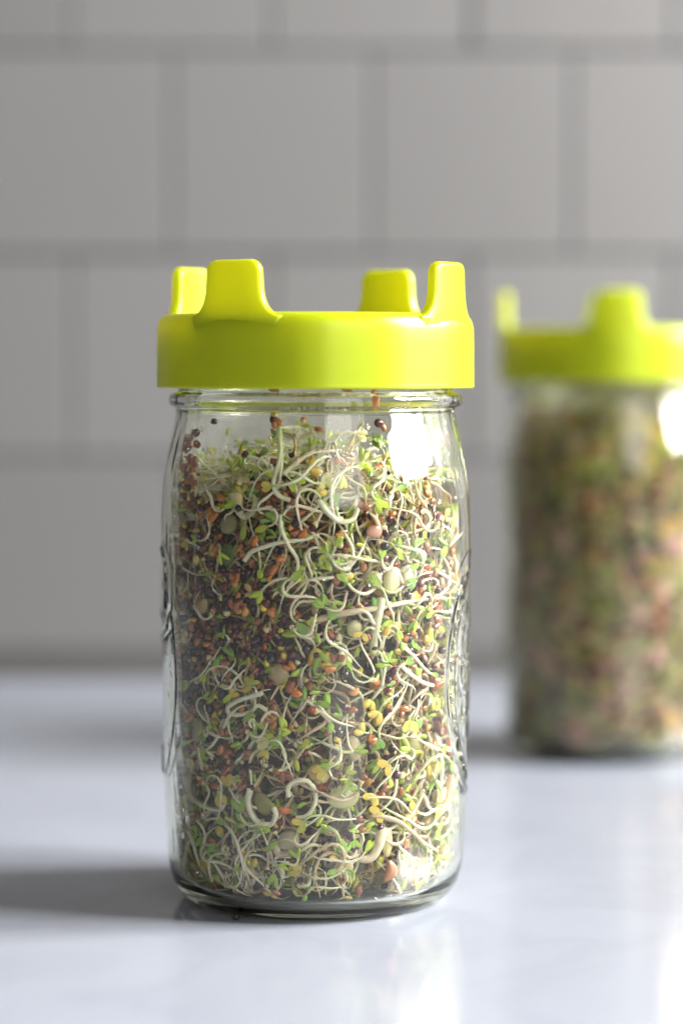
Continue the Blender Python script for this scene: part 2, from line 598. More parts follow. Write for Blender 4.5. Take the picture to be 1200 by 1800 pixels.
def prong_mesh():
    z0, z1 = LZ + 17.5, LZ + 37.8
    zt = LZ + 22.5
    t0 = 3.8
    Ro = 48.33
    rows = []
    zs = list(np.linspace(z0, z1 - 3.4, 46)) + [z1 - 3.4 + 3.4 * math.sin(a) for a in np.linspace(0.08, math.pi / 2 - 0.02, 16)]
    for z in zs:
        k = np.clip((z - zt) / (z1 - zt), 0, 1)
        w = 10.4 - 0.9 * k
        fl = max(0.0, 1 - max(0.0, z - zt + 1.2) / 8.6)
        w += 6.0 * (1 - math.sqrt(max(0.0, 1 - fl ** 2.3)))
        if z < zt - 1.0:
            w -= (zt - 1.0 - z) * 0.45
        u = z - (z1 - 3.4)
        if u > 0:
            w -= 3.4 - math.sqrt(max(0, 3.4**2 - u**2))
        u2 = z - (z1 - 1.2)
        t = t0 - 0.4 * k
        if u2 > 0:
            t -= 2 * (1.2 - math.sqrt(max(0, 1.2**2 - u2**2)))
        rows.append((z, w, max(t, 1.0)))
    NS = 40
    V = []
    for (z, w, t) in rows:
        rc = min(1.35, t / 2 * 0.95)
        P = []
        for i in range(NS):
            # rounded rectangle perimeter
            q = i / NS * 4
            side = int(q)
            f = q - side
            hx, hy = w - rc, t / 2 - rc
            corner = [(hx, hy), (-hx, hy), (-hx, -hy), (hx, -hy)][side]
            nxt = [(hx, hy), (-hx, hy), (-hx, -hy), (hx, -hy)][(side + 1) % 4]
            if f < 0.5:
                a = math.pi / 2 * side + (f / 0.5) * math.pi / 2
                P.append((corner[0] + rc * math.cos(a), corner[1] + rc * math.sin(a)))
            else:
                g = (f - 0.5) / 0.5
                a = math.pi / 2 * (side + 1)
                P.append((corner[0] * (1 - g) + nxt[0] * g + rc * math.cos(a), corner[1] * (1 - g) + nxt[1] * g + rc * math.sin(a)))
        for (s, n) in P:
            r = Ro - t0 / 2 + n
            a = s / Ro
            V.append((r * math.sin(a), -r * math.cos(a), z))
    V = np.array(V) * MM
    F = grid_faces(len(rows), NS)
    k = len(V)
    top = V[-NS:].mean(0)
    bot = V[:NS].mean(0)
    V = np.vstack([V, [top], [bot]])
    c = np.arange(NS)
    b = (len(rows) - 1) * NS
    F = np.vstack([F, np.stack([b + c, b + (c + 1) % NS, np.full(NS, k), np.full(NS, k)], -1),
                   np.stack([(c + 1) % NS, c, np.full(NS, k + 1), np.full(NS, k + 1)], -1)])
    # prong faces -y (toward camera) with s to the right
    return mesh_np('prong', V, F, M_LIME)


def screen_mesh():
    # woven strainer disc: two sets of fine wires, one part
    V, F = [], []
    Rs, pitch, zc = 41.8, 2.4, LZ + 19.2

    def bar(a, b, w):
        a, b = np.array(a), np.array(b)
        d = (b - a) / np.linalg.norm(b - a)
        s = np.array([-d[1], d[0], 0]) * w
        u = np.array([0, 0, w])
        k = len(V)
        for p in (a, b):
            V.extend([p + s, p + u, p - s, p - u])
        for i in range(4):
            j = (i + 1) % 4
            F.append((k + i, k + j, k + 4 + j, k + 4 + i))
    x = -Rs + pitch / 2
    while x < Rs:
        h = math.sqrt(max(0, Rs * Rs - x * x))
        bar((x, -h, zc), (x, h, zc), 0.45)
        bar((-h, x, zc + 0.5), (h, x, zc + 0.5), 0.45)
        x += pitch
    return mesh_np('strainer_screen', np.array(V) * MM, F, M_STEEL, smooth=False)


RM, PM, SM = ring_mesh(), prong_mesh(), screen_mesh()


def make_lid(J, ang, label):
    root = link('sprouting_lid', None, (J[0], J[1], LZ * MM), label=label, cat='lid', group='lime green sprouting lids')
    root.rotation_euler = (0, 0, 0)
    off = (0, 0, -LZ * MM)
    link('lid_ring', RM, off, root).rotation_euler = (0, 0, R(ang))
    link('strainer_screen', SM, off, root)
    for k in range(4):
        p = link('prong', PM, off, root)
        p.rotation_euler = (0, 0, R(ang + 90 * k))
    return root


make_lid(J1, -30.3, 'lime green plastic sprouting lid with four raised prongs, screwed on the sharp front jar')
make_lid(J2, -3.6, 'lime green pronged sprouting lid on the out-of-focus jar at the right')


# ------------------------------------------------------------------ plant pieces (all in millimetres)
class Acc:
    def __init__(s):
        s.V, s.F, s.C, s.n = [], [], [], 0

    def add(s, V, F, C):
        s.V.append(V)
        s.F.append(F + s.n)
        s.C.append(C)
        s.n += len(V)

    def mesh(s, name, mat, origin=(0, 0, 0)):
        V = (np.vstack(s.V) - np.array(origin)) * MM
        return mesh_np(name, V, np.vstack(s.F), mat, np.vstack(s.C))


def bend(P, th0, z0, depth, rin=44.6):
    """flat (u, v, w) -> jar space; w positive towards the glass"""
    P = np.asarray(P, float)
    zz = z0 + P[:, 1]
    r_wall = np.interp(zz, WALL_Z, WALL_R)
    r = np.minimum(r_wall - depth + P[:, 2], r_wall - 0.25)
    r = np.maximum(r, 1.0)
    th = th0 + P[:, 0] / 43.0
    zz = np.maximum(zz, 5.6)
    return np.stack([r * np.sin(th), -r * np.cos(th), zz], -1)


_w = sorted(INNER, key=lambda p: p[1])
WALL_Z = np.array([p[1] for p in _w if p[0] > 20 and p[1] > 4.0])
WALL_R = np.array([p[0] for p in _w if p[0] > 20 and p[1] > 4.0]) - 0.2


def tube(P, rad, cols, ns=6):
    """P (n,3) path, rad (n,), cols (n,3)"""
    P = np.asarray(P, float)
    T = np.gradient(P, axis=0)
    T /= np.linalg.norm(T, axis=1)[:, None] + 1e-9
    up = np.array([0.31, 0.27, 0.91])
    N = np.cross(T, up)
    N /= np.linalg.norm(N, axis=1)[:, None] + 1e-9
    B = np.cross(T, N)
    a = np.linspace(0, 2 * math.pi, ns, endpoint=False)
    V = P[:, None, :] + rad[:, None, None] * (np.cos(a)[None, :, None] * N[:, None, :] + np.sin(a)[None, :, None] * B[:, None, :])
    V = V.reshape(-1, 3)
    C = np.repeat(cols, ns, axis=0)
    F = grid_faces(len(P), ns)
    k = len(V)
    V = np.vstack([V, P[0] - T[0] * rad[0] * 0.6, P[-1] + T[-1] * rad[-1] * 0.6])
    C = np.vstack([C, cols[0], cols[-1]])
    c = np.arange(ns)
    F = np.vstack([F, np.stack([(c + 1) % ns, c, np.full(ns, k), np.full(ns, k)], -1),
                   np.stack([c + (len(P) - 1) * ns, (c + 1) % ns + (len(P) - 1) * ns, np.full(ns, k + 1), np.full(ns, k + 1)], -1)])
    return V, F, C


def ellipsoid(na=8, nb=6):
    th = np.linspace(0, 2 * math.pi, na, endpoint=False)
    ph = np.linspace(0, math.pi, nb + 1)[1:-1]
    V = np.array([(math.cos(p), math.sin(p) * math.cos(t), math.sin(p) * math.sin(t)) for p in ph for t in th])
    F = grid_faces(nb - 1, na)
    k = len(V)
    V = np.vstack([V, [[1, 0, 0], [-1, 0, 0]]])
    c = np.arange(na)
    F = np.vstack([F, np.stack([(c + 1) % na, c, np.full(na, k), np.full(na, k)], -1),
                   np.stack([c + (nb - 2) * na, (c + 1) % na + (nb - 2) * na, np.full(na, k + 1), np.full(na, k + 1)], -1)])
    return V, F


E8, E12 = ellipsoid(8, 7), ellipsoid(14, 12)


def jitter(c, v=0.15):
    k = 1 + rnd.uniform(-v, v)
    return np.array([max(0.002, x * k * (1 + rnd.uniform(-v, v) * 0.5)) for x in c])


IVORY = (0.90, 0.86, 0.68)
GREENISH = (0.55, 0.62, 0.25)
LEAF = (0.40, 0.61, 0.05)
LEAF_D = (0.21, 0.42, 0.06)
LEAF_Y = (0.58, 0.66, 0.04)
TAN = (0.50, 0.33, 0.20)
YEL = (0.80, 0.60, 0.09)
CREAM = (0.88, 0.75, 0.42)
MAROON = (0.065, 0.008, 0.014)
BLACKISH = (0.02, 0.010, 0.016)
ORANGE = (0.46, 0.15, 0.03)
BROWN = (0.26, 0.08, 0.022)
GOLD = (0.52, 0.26, 0.05)


def leaf(base, ang, L, W, Tk, color, fold=0.3, slope=0.0):
    """leaf lobe from `base` along ang in the uv plane"""
    V, F = E8
    V = V.copy()
    x = (V[:, 0] + 1) / 2
    wid = 0.72 + 0.42 * np.sin(np.clip(x, 0, 1) * math.pi * 0.62)
    X = x * L
    Y = V[:, 1] * W / 2 * wid
    Z = V[:, 2] * Tk / 2 + fold * L * (x ** 2) * 0.5 + slope * X
    # curl sideways
    bendk = rnd.uniform(-0.35, 0.35)
    Y = Y + bendk * L * x * x * 0.5
    ca, sa = math.cos(ang), math.sin(ang)
    P = np.stack([base[0] + X * ca - Y * sa, base[1] + X * sa + Y * ca, base[2] + Z], -1)
    tip = np.array(color)
    C = np.outer(1 - x, tip * 0.55 + np.array(GREENISH) * 0.45) + np.outer(x, tip)
    return P, F, C


def blob(c, L, W, Tk, ang, color, big=False, kidney=0.0, ridge=0.0, tilt=0.0):
    V, F = (E12 if big else E8)
    V = V.copy()
    X, Y, Z = V[:, 0] * L / 2, V[:, 1] * W / 2, V[:, 2] * Tk / 2
    Y = Y + kidney * (V[:, 0] ** 2) * L * 0.5
    Y = Y * (1 + 0.12 * V[:, 0])
    if ridge:
        Z = Z * (1 - ridge * np.exp(-(V[:, 1] / 0.22) ** 2))
    ct, st = math.cos(tilt), math.sin(tilt)
    X, Z = X * ct - Z * st, X * st + Z * ct
    ca, sa = math.cos(ang), math.sin(ang)
    P = np.stack([c[0] + X * ca - Y * sa, c[1] + X * sa + Y * ca, c[2] + Z], -1)
    C = np.tile(np.array(color), (len(V), 1))
    return P, F, C


def stem_path(L, turn, hook, n):
    """curved stem in the (u, v, w) plane, starting at the root tip"""
    h = rnd.uniform(0, 2 * math.pi)
    p = np.zeros(3)
    P = [p.copy()]
    k1 = rnd.uniform(-1, 1) * turn
    k2 = rnd.uniform(-1, 1) * turn
    ph = rnd.uniform(0, 6.28)
    wv = rnd.uniform(0.5, 2.4)
    ds = L / (n - 1)
    for i in range(1, n):
        t = i / (n - 1)
        k = k1 * (1 - t) + k2 * t
        if t > 0.68:
            k += hook / 0.32 
        k += 1.5 * math.sin(ph + 9 * t)
        h += k / (n - 1)
        p = p + np.array([math.cos(h), math.sin(h), 0]) * ds
        q = p.copy()
        q[2] = wv * math.sin(ph + 4 * t) - wv * math.sin(ph)
        P.append(q)
    P = np.array(P)
    P[:, 2] += np.linspace(-1.0, 1.3, n)
    mid = P.mean(0)
    mid[2] = 0
    return P - mid, h


def sprout_pieces(size=1.0, n=15, ns=6):
    """-> list of (part name, material, V, F, C) in flat coordinates"""
    kind = rnd.random()
    L = rnd.uniform(9, 23) * size if rnd.random() < 0.76 else rnd.uniform(4, 8) * size
    P, h = stem_path(L, 2.6, rnd.choice([-1, 1]) * rnd.uniform(0.2, 2.6), n)
    t = np.linspace(0, 1, n)
    r0 = rnd.uniform(0.26, 0.48) * size
    rad = r0 * np.clip(0.28 + 1.5 * t, 0, 1) * (1 - 0.18 * np.clip((t - 0.7) / 0.3, 0, 1))
    rad = rad * (1 + 0.06 * np.sin(np.arange(n) * 2.3 + rnd.uniform(0, 6)))
    iv, gr, tn = jitter(IVORY, 0.1), jitter(GREENISH, 0.15), jitter(TAN, 0.2)
    cols = np.tile(iv, (n, 1))
    w = np.clip((t - 0.72) / 0.28, 0, 1)[:, None] * 0.8
    cols = cols * (1 - w) + gr * w
    w = np.clip((0.14 - t) / 0.14, 0, 1)[:, None] * 0.8
    if rnd.random() < 0.5:
        cols = cols * (1 - w) + tn * w
    if rnd.random() < 0.10:
        cols = cols * 0.35 + tn * 0.65
    out = [('stem', M_SOFT, P, rad, cols)]
    end = P[-1]
    if kind < 0.70:
        c = jitter(rnd.choices([LEAF, LEAF_D, LEAF_Y], [6, 2.4, 2.6])[0], 0.2)
        sp = rnd.uniform(0.12, 0.75)
        ax = rnd.uniform(0, math.pi)
        LL = rnd.uniform(2.5, 3.9) * size
        W = LL * rnd.uniform(0.34, 0.44)
        for s in (-1, 1):
            out.append(('leaf', M_SOFT, *leaf(end, h + s * sp * math.cos(ax), LL * rnd.uniform(0.88, 1.1), W, W * 0.62, c, rnd.uniform(-0.5, 0.4), s * sp * math.sin(ax))))
    elif kind < 0.84:
        c = jitter(rnd.choice([YEL, CREAM, YEL]), 0.15)
        LL = rnd.uniform(2.6, 3.6) * size
        for s in (-1, 1):
            out.append(('leaf', M_SOFT, *leaf(end, h + s * rnd.uniform(0.2, 0.9), LL, LL * 0.6, LL * 0.35, c, 0.2)))
    else:
        c = jitter(rnd.choice([MAROON, ORANGE, BROWN, MAROON]), 0.25)
        q = end + np.array([math.cos(h), math.sin(h), 0]) * 0.9
        out.append(('seed_coat', M_SEED, *blob(q, 2.4 * size, 1.9 * size, 1.5 * size, h, c)))
        out.append(('leaf', M_SOFT, *blob(end, 2.2 * size, 1.5 * size, 1.2 * size, h + 0.4, jitter(CREAM, 0.1))))
    return out


def seed_pieces():
    k = rnd.random()
    a = rnd.uniform(0, 6.28)
    if k < 0.45:
        d = rnd.uniform(2.1, 3.0)
        c = jitter(rnd.choices([MAROON, BLACKISH, (0.12, 0.012, 0.012)], [5, 2, 2])[0], 0.3)
        out = [('hull', M_SEED, *blob((0, 0, 0), d, d * 0.92, d * 0.85, a, c))]
        tag = 'dark maroon'
        if rnd.random() < 0.3:
            o = (0.55 * d * math.cos(a), 0.55 * d * math.sin(a), 0.15)
            out.append(('kernel', M_SOFT, *blob(o, d * 0.85, d * 0.7, d * 0.6, a + 0.8, jitter(rnd.choice([CREAM, YEL]), 0.12), kidney=0.3)))
            tag = 'split dark maroon'
    elif k < 0.92:
        L = rnd.uniform(2.6, 4.1)
        c = jitter(rnd.choices([ORANGE, BROWN, (0.28, 0.10, 0.045)], [4, 4, 3])[0], 0.25)
        out = [('hull', M_SEED, *blob((0, 0, 0), L, L * 0.64, L * 0.42, a, c, kidney=0.25, tilt=rnd.uniform(-0.5, 0.5)))]
        tag = 'orange brown'
        if rnd.random() < 0.25:
            out.append(('hull', M_SEED, *blob((L * 0.45 * math.sin(a), -L * 0.45 * math.cos(a), 0.1), L * 0.9, L * 0.5, L * 0.4, a + 0.7, jitter(c, 0.1), kidney=0.2)))
    else:
        L = rnd.uniform(2.4, 3.6)
        c = jitter(rnd.choice([GOLD, GOLD, YEL]), 0.2)
        out = [('hull', M_SEED, *blob((0, 0, 0), L, L * 0.68, L * 0.5, a, c, kidney=0.3, tilt=rnd.uniform(-0.5, 0.5)))]
        tag = 'golden yellow'
    return out, tag


BEANS = []
LAND = []                          # (theta, z, short name) of the big pieces the small ones are described by


def near(th, z):
    best = min(LAND, key=lambda q: ((q[0] - th) * 43) ** 2 + (q[1] - z) ** 2)
    du, dv = (th - best[0]) * 43, z - best[1]
    d = math.hypot(du, dv)
    a = math.degrees(math.atan2(dv, du)) % 360
    w = ['right of', 'up and right of', 'above', 'up and left of', 'left of', 'down and left of', 'below', 'down and right of'][int((a + 22.5) // 45) % 8]
    return ('just ' if d < 6 else 'well ' if d > 13 else '') + w + ' the ' + best[2]


def realise(name, pieces, th0, z0, depth, label, cat, group, J=J1, ns=6):
    """one plant as an Empty at its middle with a mesh per part"""
    mid = bend([[0, 0, 0]], th0, z0, depth)[0]
    loc = (J[0] + mid[0] * MM, J[1] + mid[1] * MM, mid[2] * MM)
    if len(pieces) == 1:
        nm, mat, *g = pieces[0]
        V, F, C = geo(g, th0, z0, depth, ns)
        return link(name, mesh_np(name, (V - mid) * MM, F, mat, C), loc, None, label, cat, group)
    root = link(name, None, loc, None, label, cat, group)
    root.empty_display_size = 0.003
    for nm, mat, *g in pieces:
        V, F, C = geo(g, th0, z0, depth, ns)
        link(nm, mesh_np(nm, (V - mid) * MM, F, mat, C), (0, 0, 0), root)
    return root


def geo(g, th0, z0, depth, ns=6):
    a, b, c = g
    if np.ndim(b) == 1:      # tube: path, radii, colours
        return tube(bend(a, th0, z0, depth), b, c, ns)
    return bend(a, th0, z0, depth), b, c


# ------------------------------------------------------------------ contents of the front jar
def top_z(th):
    """height of the packed contents at the wall"""
    a = th * 180 / math.pi
    side = min(1.0, max(0.0, (abs(a + 4) - 22) / 26))
    return 138.0 + 2.0 * math.sin(th * 3 + 1.0) - 13.0 * side


def seed_density(th, z):
    a = th * 180 / math.pi
    d = 0.30
    d += 0.75 * math.exp(-((a + 30) / 34) ** 2) * math.exp(-((z - 95) / 26) ** 2)
    d += 0.45 * math.exp(-((a + 58) / 20) ** 2) * math.exp(-((z - 75) / 40) ** 2)
    if z < 30:
        d *= 0.7
    return min(1, d)


def clear(vis, th, z, depth):
    for (a, b, c) in BEANS:
        if math.hypot((a - th) * 43, b - z) < 4.6 and rnd.random() < 0.88:
            return (vis - 6, th, z, depth + 6)
    return (vis, th, z, depth)


def fill(n_sprout, n_seed, n_ind_sprout, n_ind_seed):
    soft, hard = Acc(), Acc()
    cand = []
    for i in range(n_sprout):
        front = rnd.random() < 0.72
        th = rnd.uniform(-1.62, 1.62) if front else rnd.uniform(1.62, 4.66)
        layer = rnd.random()
        depth = 0.9 + 9.5 * layer ** 1.15
        z = rnd.uniform(9, top_z(th))
        a = th * 180 / math.pi
        # the left flank is mostly seeds, the stems show best in the middle and right
        if rnd.random() < 0.55 * seed_density(th, z) and depth < 5:
            depth += 3.5
        vis = math.cos(th) * 5 - depth if front else -99
        if not front:
            depth += 1.0
        cand.append((vis, th, z, depth))
    cand = [clear(*q) for q in cand]
    cand.sort(key=lambda q: -q[0])
    for i, (vis, th, z, depth) in enumerate(cand):
        ind = i < n_ind_sprout
        pcs = sprout_pieces(rnd.uniform(1.05, 1.3), 17 if ind else 12, 7 if ind else 5)
        if ind:
            lf = [p for p in pcs if p[0] == 'leaf']
            if any(p[0] == 'seed_coat' for p in pcs):
                hd = 'seed capped'
            else:
                c = lf[0][4][np.argmax(lf[0][2][:, 0] ** 2)] if False else lf[0][4].mean(0)
                hd = 'yellow tipped' if c[0] > c[1] * 1.02 else 'lime green' if c[0] > c[1] * 0.72 else 'dark green' if c[1] < 0.42 else 'bright green'
            P = pcs[0][2]
            arcl = np.linalg.norm(np.diff(P, axis=0), axis=1).sum()
            ratio = np.linalg.norm(P[-1] - P[0]) / arcl
            sz = 'short' if arcl < 8 else 'long' if arcl > 16 else 'mid'
            sh = 'looped' if ratio < 0.45 else 'curved' if ratio < 0.8 else 'straight'
            realise('sprout', pcs, th, z, depth, f'{sz} {sh} {hd} sprout {near(th, z)}', 'sprout', 'white stemmed sprouts in the front jar', ns=7)
        else:
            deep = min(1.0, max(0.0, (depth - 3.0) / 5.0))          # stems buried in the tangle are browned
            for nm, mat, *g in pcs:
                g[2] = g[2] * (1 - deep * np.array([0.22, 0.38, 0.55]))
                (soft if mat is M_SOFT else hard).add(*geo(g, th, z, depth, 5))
    cand = []
    while len(cand) < n_seed:
        front = rnd.random() < 0.72
        th = rnd.uniform(-1.62, 1.62) if front else rnd.uniform(1.62, 4.66)
        z = rnd.uniform(8.5, top_z(th) + 1)
        if rnd.random() > seed_density(th, z):
            continue
        if front and cand and rnd.random() < 0.5:      # hulls wash together in clumps
            q = rnd.choice(cand[-40:])
            if abs(q[1]) < 1.5:
                th, z = q[1] + rnd.gauss(0, 2.4) / 43, min(top_z(th), max(8, q[2] + rnd.gauss(0, 2.4)))
        depth = 1.0 + 6.5 * rnd.random() ** 1.3
        cand.append((math.cos(th) * 5 - depth if front else -99, th, z, depth))
    # clustered seeds high on the left wall and stray ones on the neck
    stray = [(475, 738), (484, 743), (478, 746), (668, 702), (672, 745), (680, 752), (366, 742), (430, 800), (308, 790), (305, 830), (750, 880), (745, 890), (755, 905), (740, 868), (618, 684), (476, 686), (820, 770), (806, 880)]
    for k in range(52):
        t = rnd.random()
        stray.append((318 + 34 * t + rnd.gauss(0, 9), 762 + 125 * t + rnd.gauss(0, 7)))
    for (x, y) in stray:
        th, z = px_cyl(x, y, 0.0425)
        cand.append((90, th, z / MM, 0.9))
    cand = [q if q[0] == 90 else clear(*q) for q in cand]
    cand.sort(key=lambda q: -q[0])
    for i, (vis, th, z, depth) in enumerate(cand):
        pcs, tag = seed_pieces()
        if seed_density(th, z) > 0.6 and tag != 'dark maroon' and rnd.random() < 0.6:
            pcs, tag = seed_pieces()
        if i < n_ind_seed:
            if vis == 90 and z > 128:
                lb = f'{tag} seed stuck on the bare glass ' + (f"of the {'upper' if z > 136 else 'middle' if z > 128 else 'lower'} left shoulder" if th < -0.7 else 'between shoulder and neck')
            else:
                lb = f'{tag} seed {near(th, z)}'
            realise('seed', pcs, th, z, depth, lb, 'seed', 'seeds in the front jar')
        else:
            for nm, mat, *g in pcs:
                (soft if mat is M_SOFT else hard).add(*geo(g, th, z, depth, 5))
    # mound on top of the contents
    for i in range(300):
        rr = 40 * math.sqrt(rnd.random())
        th = rnd.uniform(0, 6.283)
        zt = 133 + 14 * math.exp(-((rr * math.sin(th) + 3) / 17) ** 2 - (rr * math.cos(th) / 18) ** 2) + rnd.uniform(-4, 1.0)
        pcs = sprout_pieces(1.0, 12, 5)
        cc = np.array([rr * math.sin(th), -rr * math.cos(th), zt])
        rot = Matrix.Rotation(rnd.uniform(0.0, 1.2), 3, 'X') @ Matrix.Rotation(rnd.uniform(0, 6.28), 3, 'Z')
        rm = np.array(rot)
        for nm, mat, *g in pcs:
            a, b, c = g

            def tf(P):
                Q = P @ rm.T + cc
                q = np.hypot(Q[:, 0], Q[:, 1])
                lim = np.interp(Q[:, 2], WALL_Z, WALL_R) - 0.5
                k = np.minimum(1, lim / (q + 1e-6))
                Q[:, 0] *= k
                Q[:, 1] *= k
                Q[:, 2] = np.minimum(Q[:, 2], 151)
                return Q
            if np.ndim(b) == 1:
                g2 = tube(tf(a), b, c, 5)
            else:
                g2 = (tf(a), b, c)
            (soft if mat is M_SOFT else hard).add(*g2)
    return soft, hard


def core_mesh(name, rad, ztop, pal):
    """lumpy heart of the packed contents"""
    nr, nc = 110, 150
    zs = np.linspace(6, ztop, nr)
    th = np.linspace(0, 2 * math.pi, nc, endpoint=False)
    Z, T = np.meshgrid(zs, th, indexing='ij')
    N = npr.random((nr, nc))
    N2 = npr.random((nr // 3 + 2, nc // 3))
    N2 = np.repeat(np.repeat(N2, 3, 0), 3, 1)[:nr, :nc]
    end = np.clip((ztop - Z) / 14, 0, 1) ** 0.5
    Rr = (rad + 2.5 * N + 2.5 * N2) * end * np.clip(0.86 + (Z - 8) / 40, 0, 1)
    V = np.stack([Rr * np.sin(T), -Rr * np.cos(T), Z], -1).reshape(-1, 3)
    idx = npr.integers(0, len(pal), (nr // 3 + 2, nc // 3))
    idx = np.repeat(np.repeat(idx, 3, 0), 3, 1)[:nr, :nc]
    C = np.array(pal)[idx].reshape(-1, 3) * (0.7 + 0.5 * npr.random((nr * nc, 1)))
    return V, grid_faces(nr, nc), C


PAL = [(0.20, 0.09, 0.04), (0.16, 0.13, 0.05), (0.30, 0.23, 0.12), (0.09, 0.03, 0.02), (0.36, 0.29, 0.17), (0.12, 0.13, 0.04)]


SHORT = {
    'cream split bean with olive cap and hooked white root, upper left of front jar': 'olive capped cream bean',
    'dark green bean skin deep in the upper left of the front jar': 'dark green bean skin',
    'large pale cream bean half above the long tan root in the front jar': 'large pale cream bean',
    'tan kidney shaped bean at the left wall, mid height of the front jar': 'tan kidney shaped bean',
    'round pale bean with a brown chip right of centre in the front jar': 'round pale bean',
    'large olive cream bean with forked root, lower left wall of the front jar': 'forked rooted olive bean',
    'slim olive cream bean low at the left wall of the front jar': 'slim olive bean',
    'olive bean behind a bent white stem in the lower left of the front jar': 'bent stem olive bean',
    'broad yellow green bean behind the lowest double zero mark': 'broad yellow green bean',
    'cream bean with a dark red seed lodged in it, lower centre of the front jar': 'cream bean at lower centre',
    'cream bean with a thick white curved root, bottom right of the front jar': 'thick rooted cream bean',
    'translucent pinkish brown bean at the bottom right of the front jar': 'translucent pinkish bean',
    'pale cream bean standing at the right wall near the front jar bottom': 'pale standing bean',
    'tan bean deep behind seed hulls left of the upper double zero mark': 'tan bean behind hulls',
    'pinkish round bean in the upper right of the front jar': 'pinkish round bean',
    'olive bean at the lower right of the front jar': 'lower right olive bean',
    'dull olive bean in the bottom left corner of the front jar': 'bottom left corner bean',
    'beige curled bean root loop low at the centre left of the front jar': 'beige curled bean',
    'long straight tan root crossing the middle right of the front jar': 'long straight tan root',
    'pinkish orange root along the right wall low in the front jar': 'pinkish orange root',
    'bright white hooked stem at the middle right of the front jar': 'bright white hooked stem',
    'white stem looped into a ring low at the centre of the front jar': 'ring looped white stem',
    'long white stem arching across the upper left of the front jar': 'long white arching stem',
    'white stem bent like an S in the upper centre of the front jar': 'white stem bent like an S',
    'thick white stem curving under the yellow cotyledon at upper centre right': 'thick white upper stem',
    'white stem crossing the top of the packed sprouts': 'white stem crossing the top',
    'tall stem with a green tip rising left of centre above the packed sprouts': 'tall green tipped stem',
    'hooked white stem folded like a hairpin at the left of the front jar': 'hairpin folded white stem',
    'thick white stem swinging down at the lower left of the front jar': 'thick white lower stem',
}


def feature(name, label, cat, pieces, x, y, depth, group=None):
    th, z = px_cyl(x, y, (44.8 - depth) * MM)
    sh = SHORT.get(label)
    if sh:
        LAND.append((th, z / MM, sh))
    return realise(name, pieces, th, z / MM, depth, label, cat, group, ns=10)


def path_px(pts, depth, r, color, tipcol=None, n=22, x0=None, taper=0.35):
    """a root or stem drawn through photograph pixels, in flat coordinates about pts[0]"""
    Q = []
    for p in pts:
        th, z = px_cyl(p[0], p[1], (44.8 - depth) * MM)
        Q.append((th * 43.0, z / MM))
    Q = np.array(Q)
    c0 = np.array(px_cyl(x0[0], x0[1], (44.8 - depth) * MM)) if x0 is not None else None
    c0 = np.array([c0[0] * 43.0, c0[1] / MM]) if c0 is not None else Q.mean(0)
    Q = smooth_profile(Q, 0.8)
    s = np.linspace(0, len(Q) - 1, n)
    Pu = np.interp(s, np.arange(len(Q)), Q[:, 0]) - c0[0]
    Pv = np.interp(s, np.arange(len(Q)), Q[:, 1]) - c0[1]
    t = np.linspace(0, 1, n)
    P = np.stack([Pu, Pv, 0.6 * np.sin(t * 5)], -1)
    rad = r * (1 - (1 - taper) * t)
    tc = np.array(tipcol if tipcol is not None else color)
    C = np.outer(1 - t, np.array(color)) + np.outer(t, tc)
    return P, rad, C


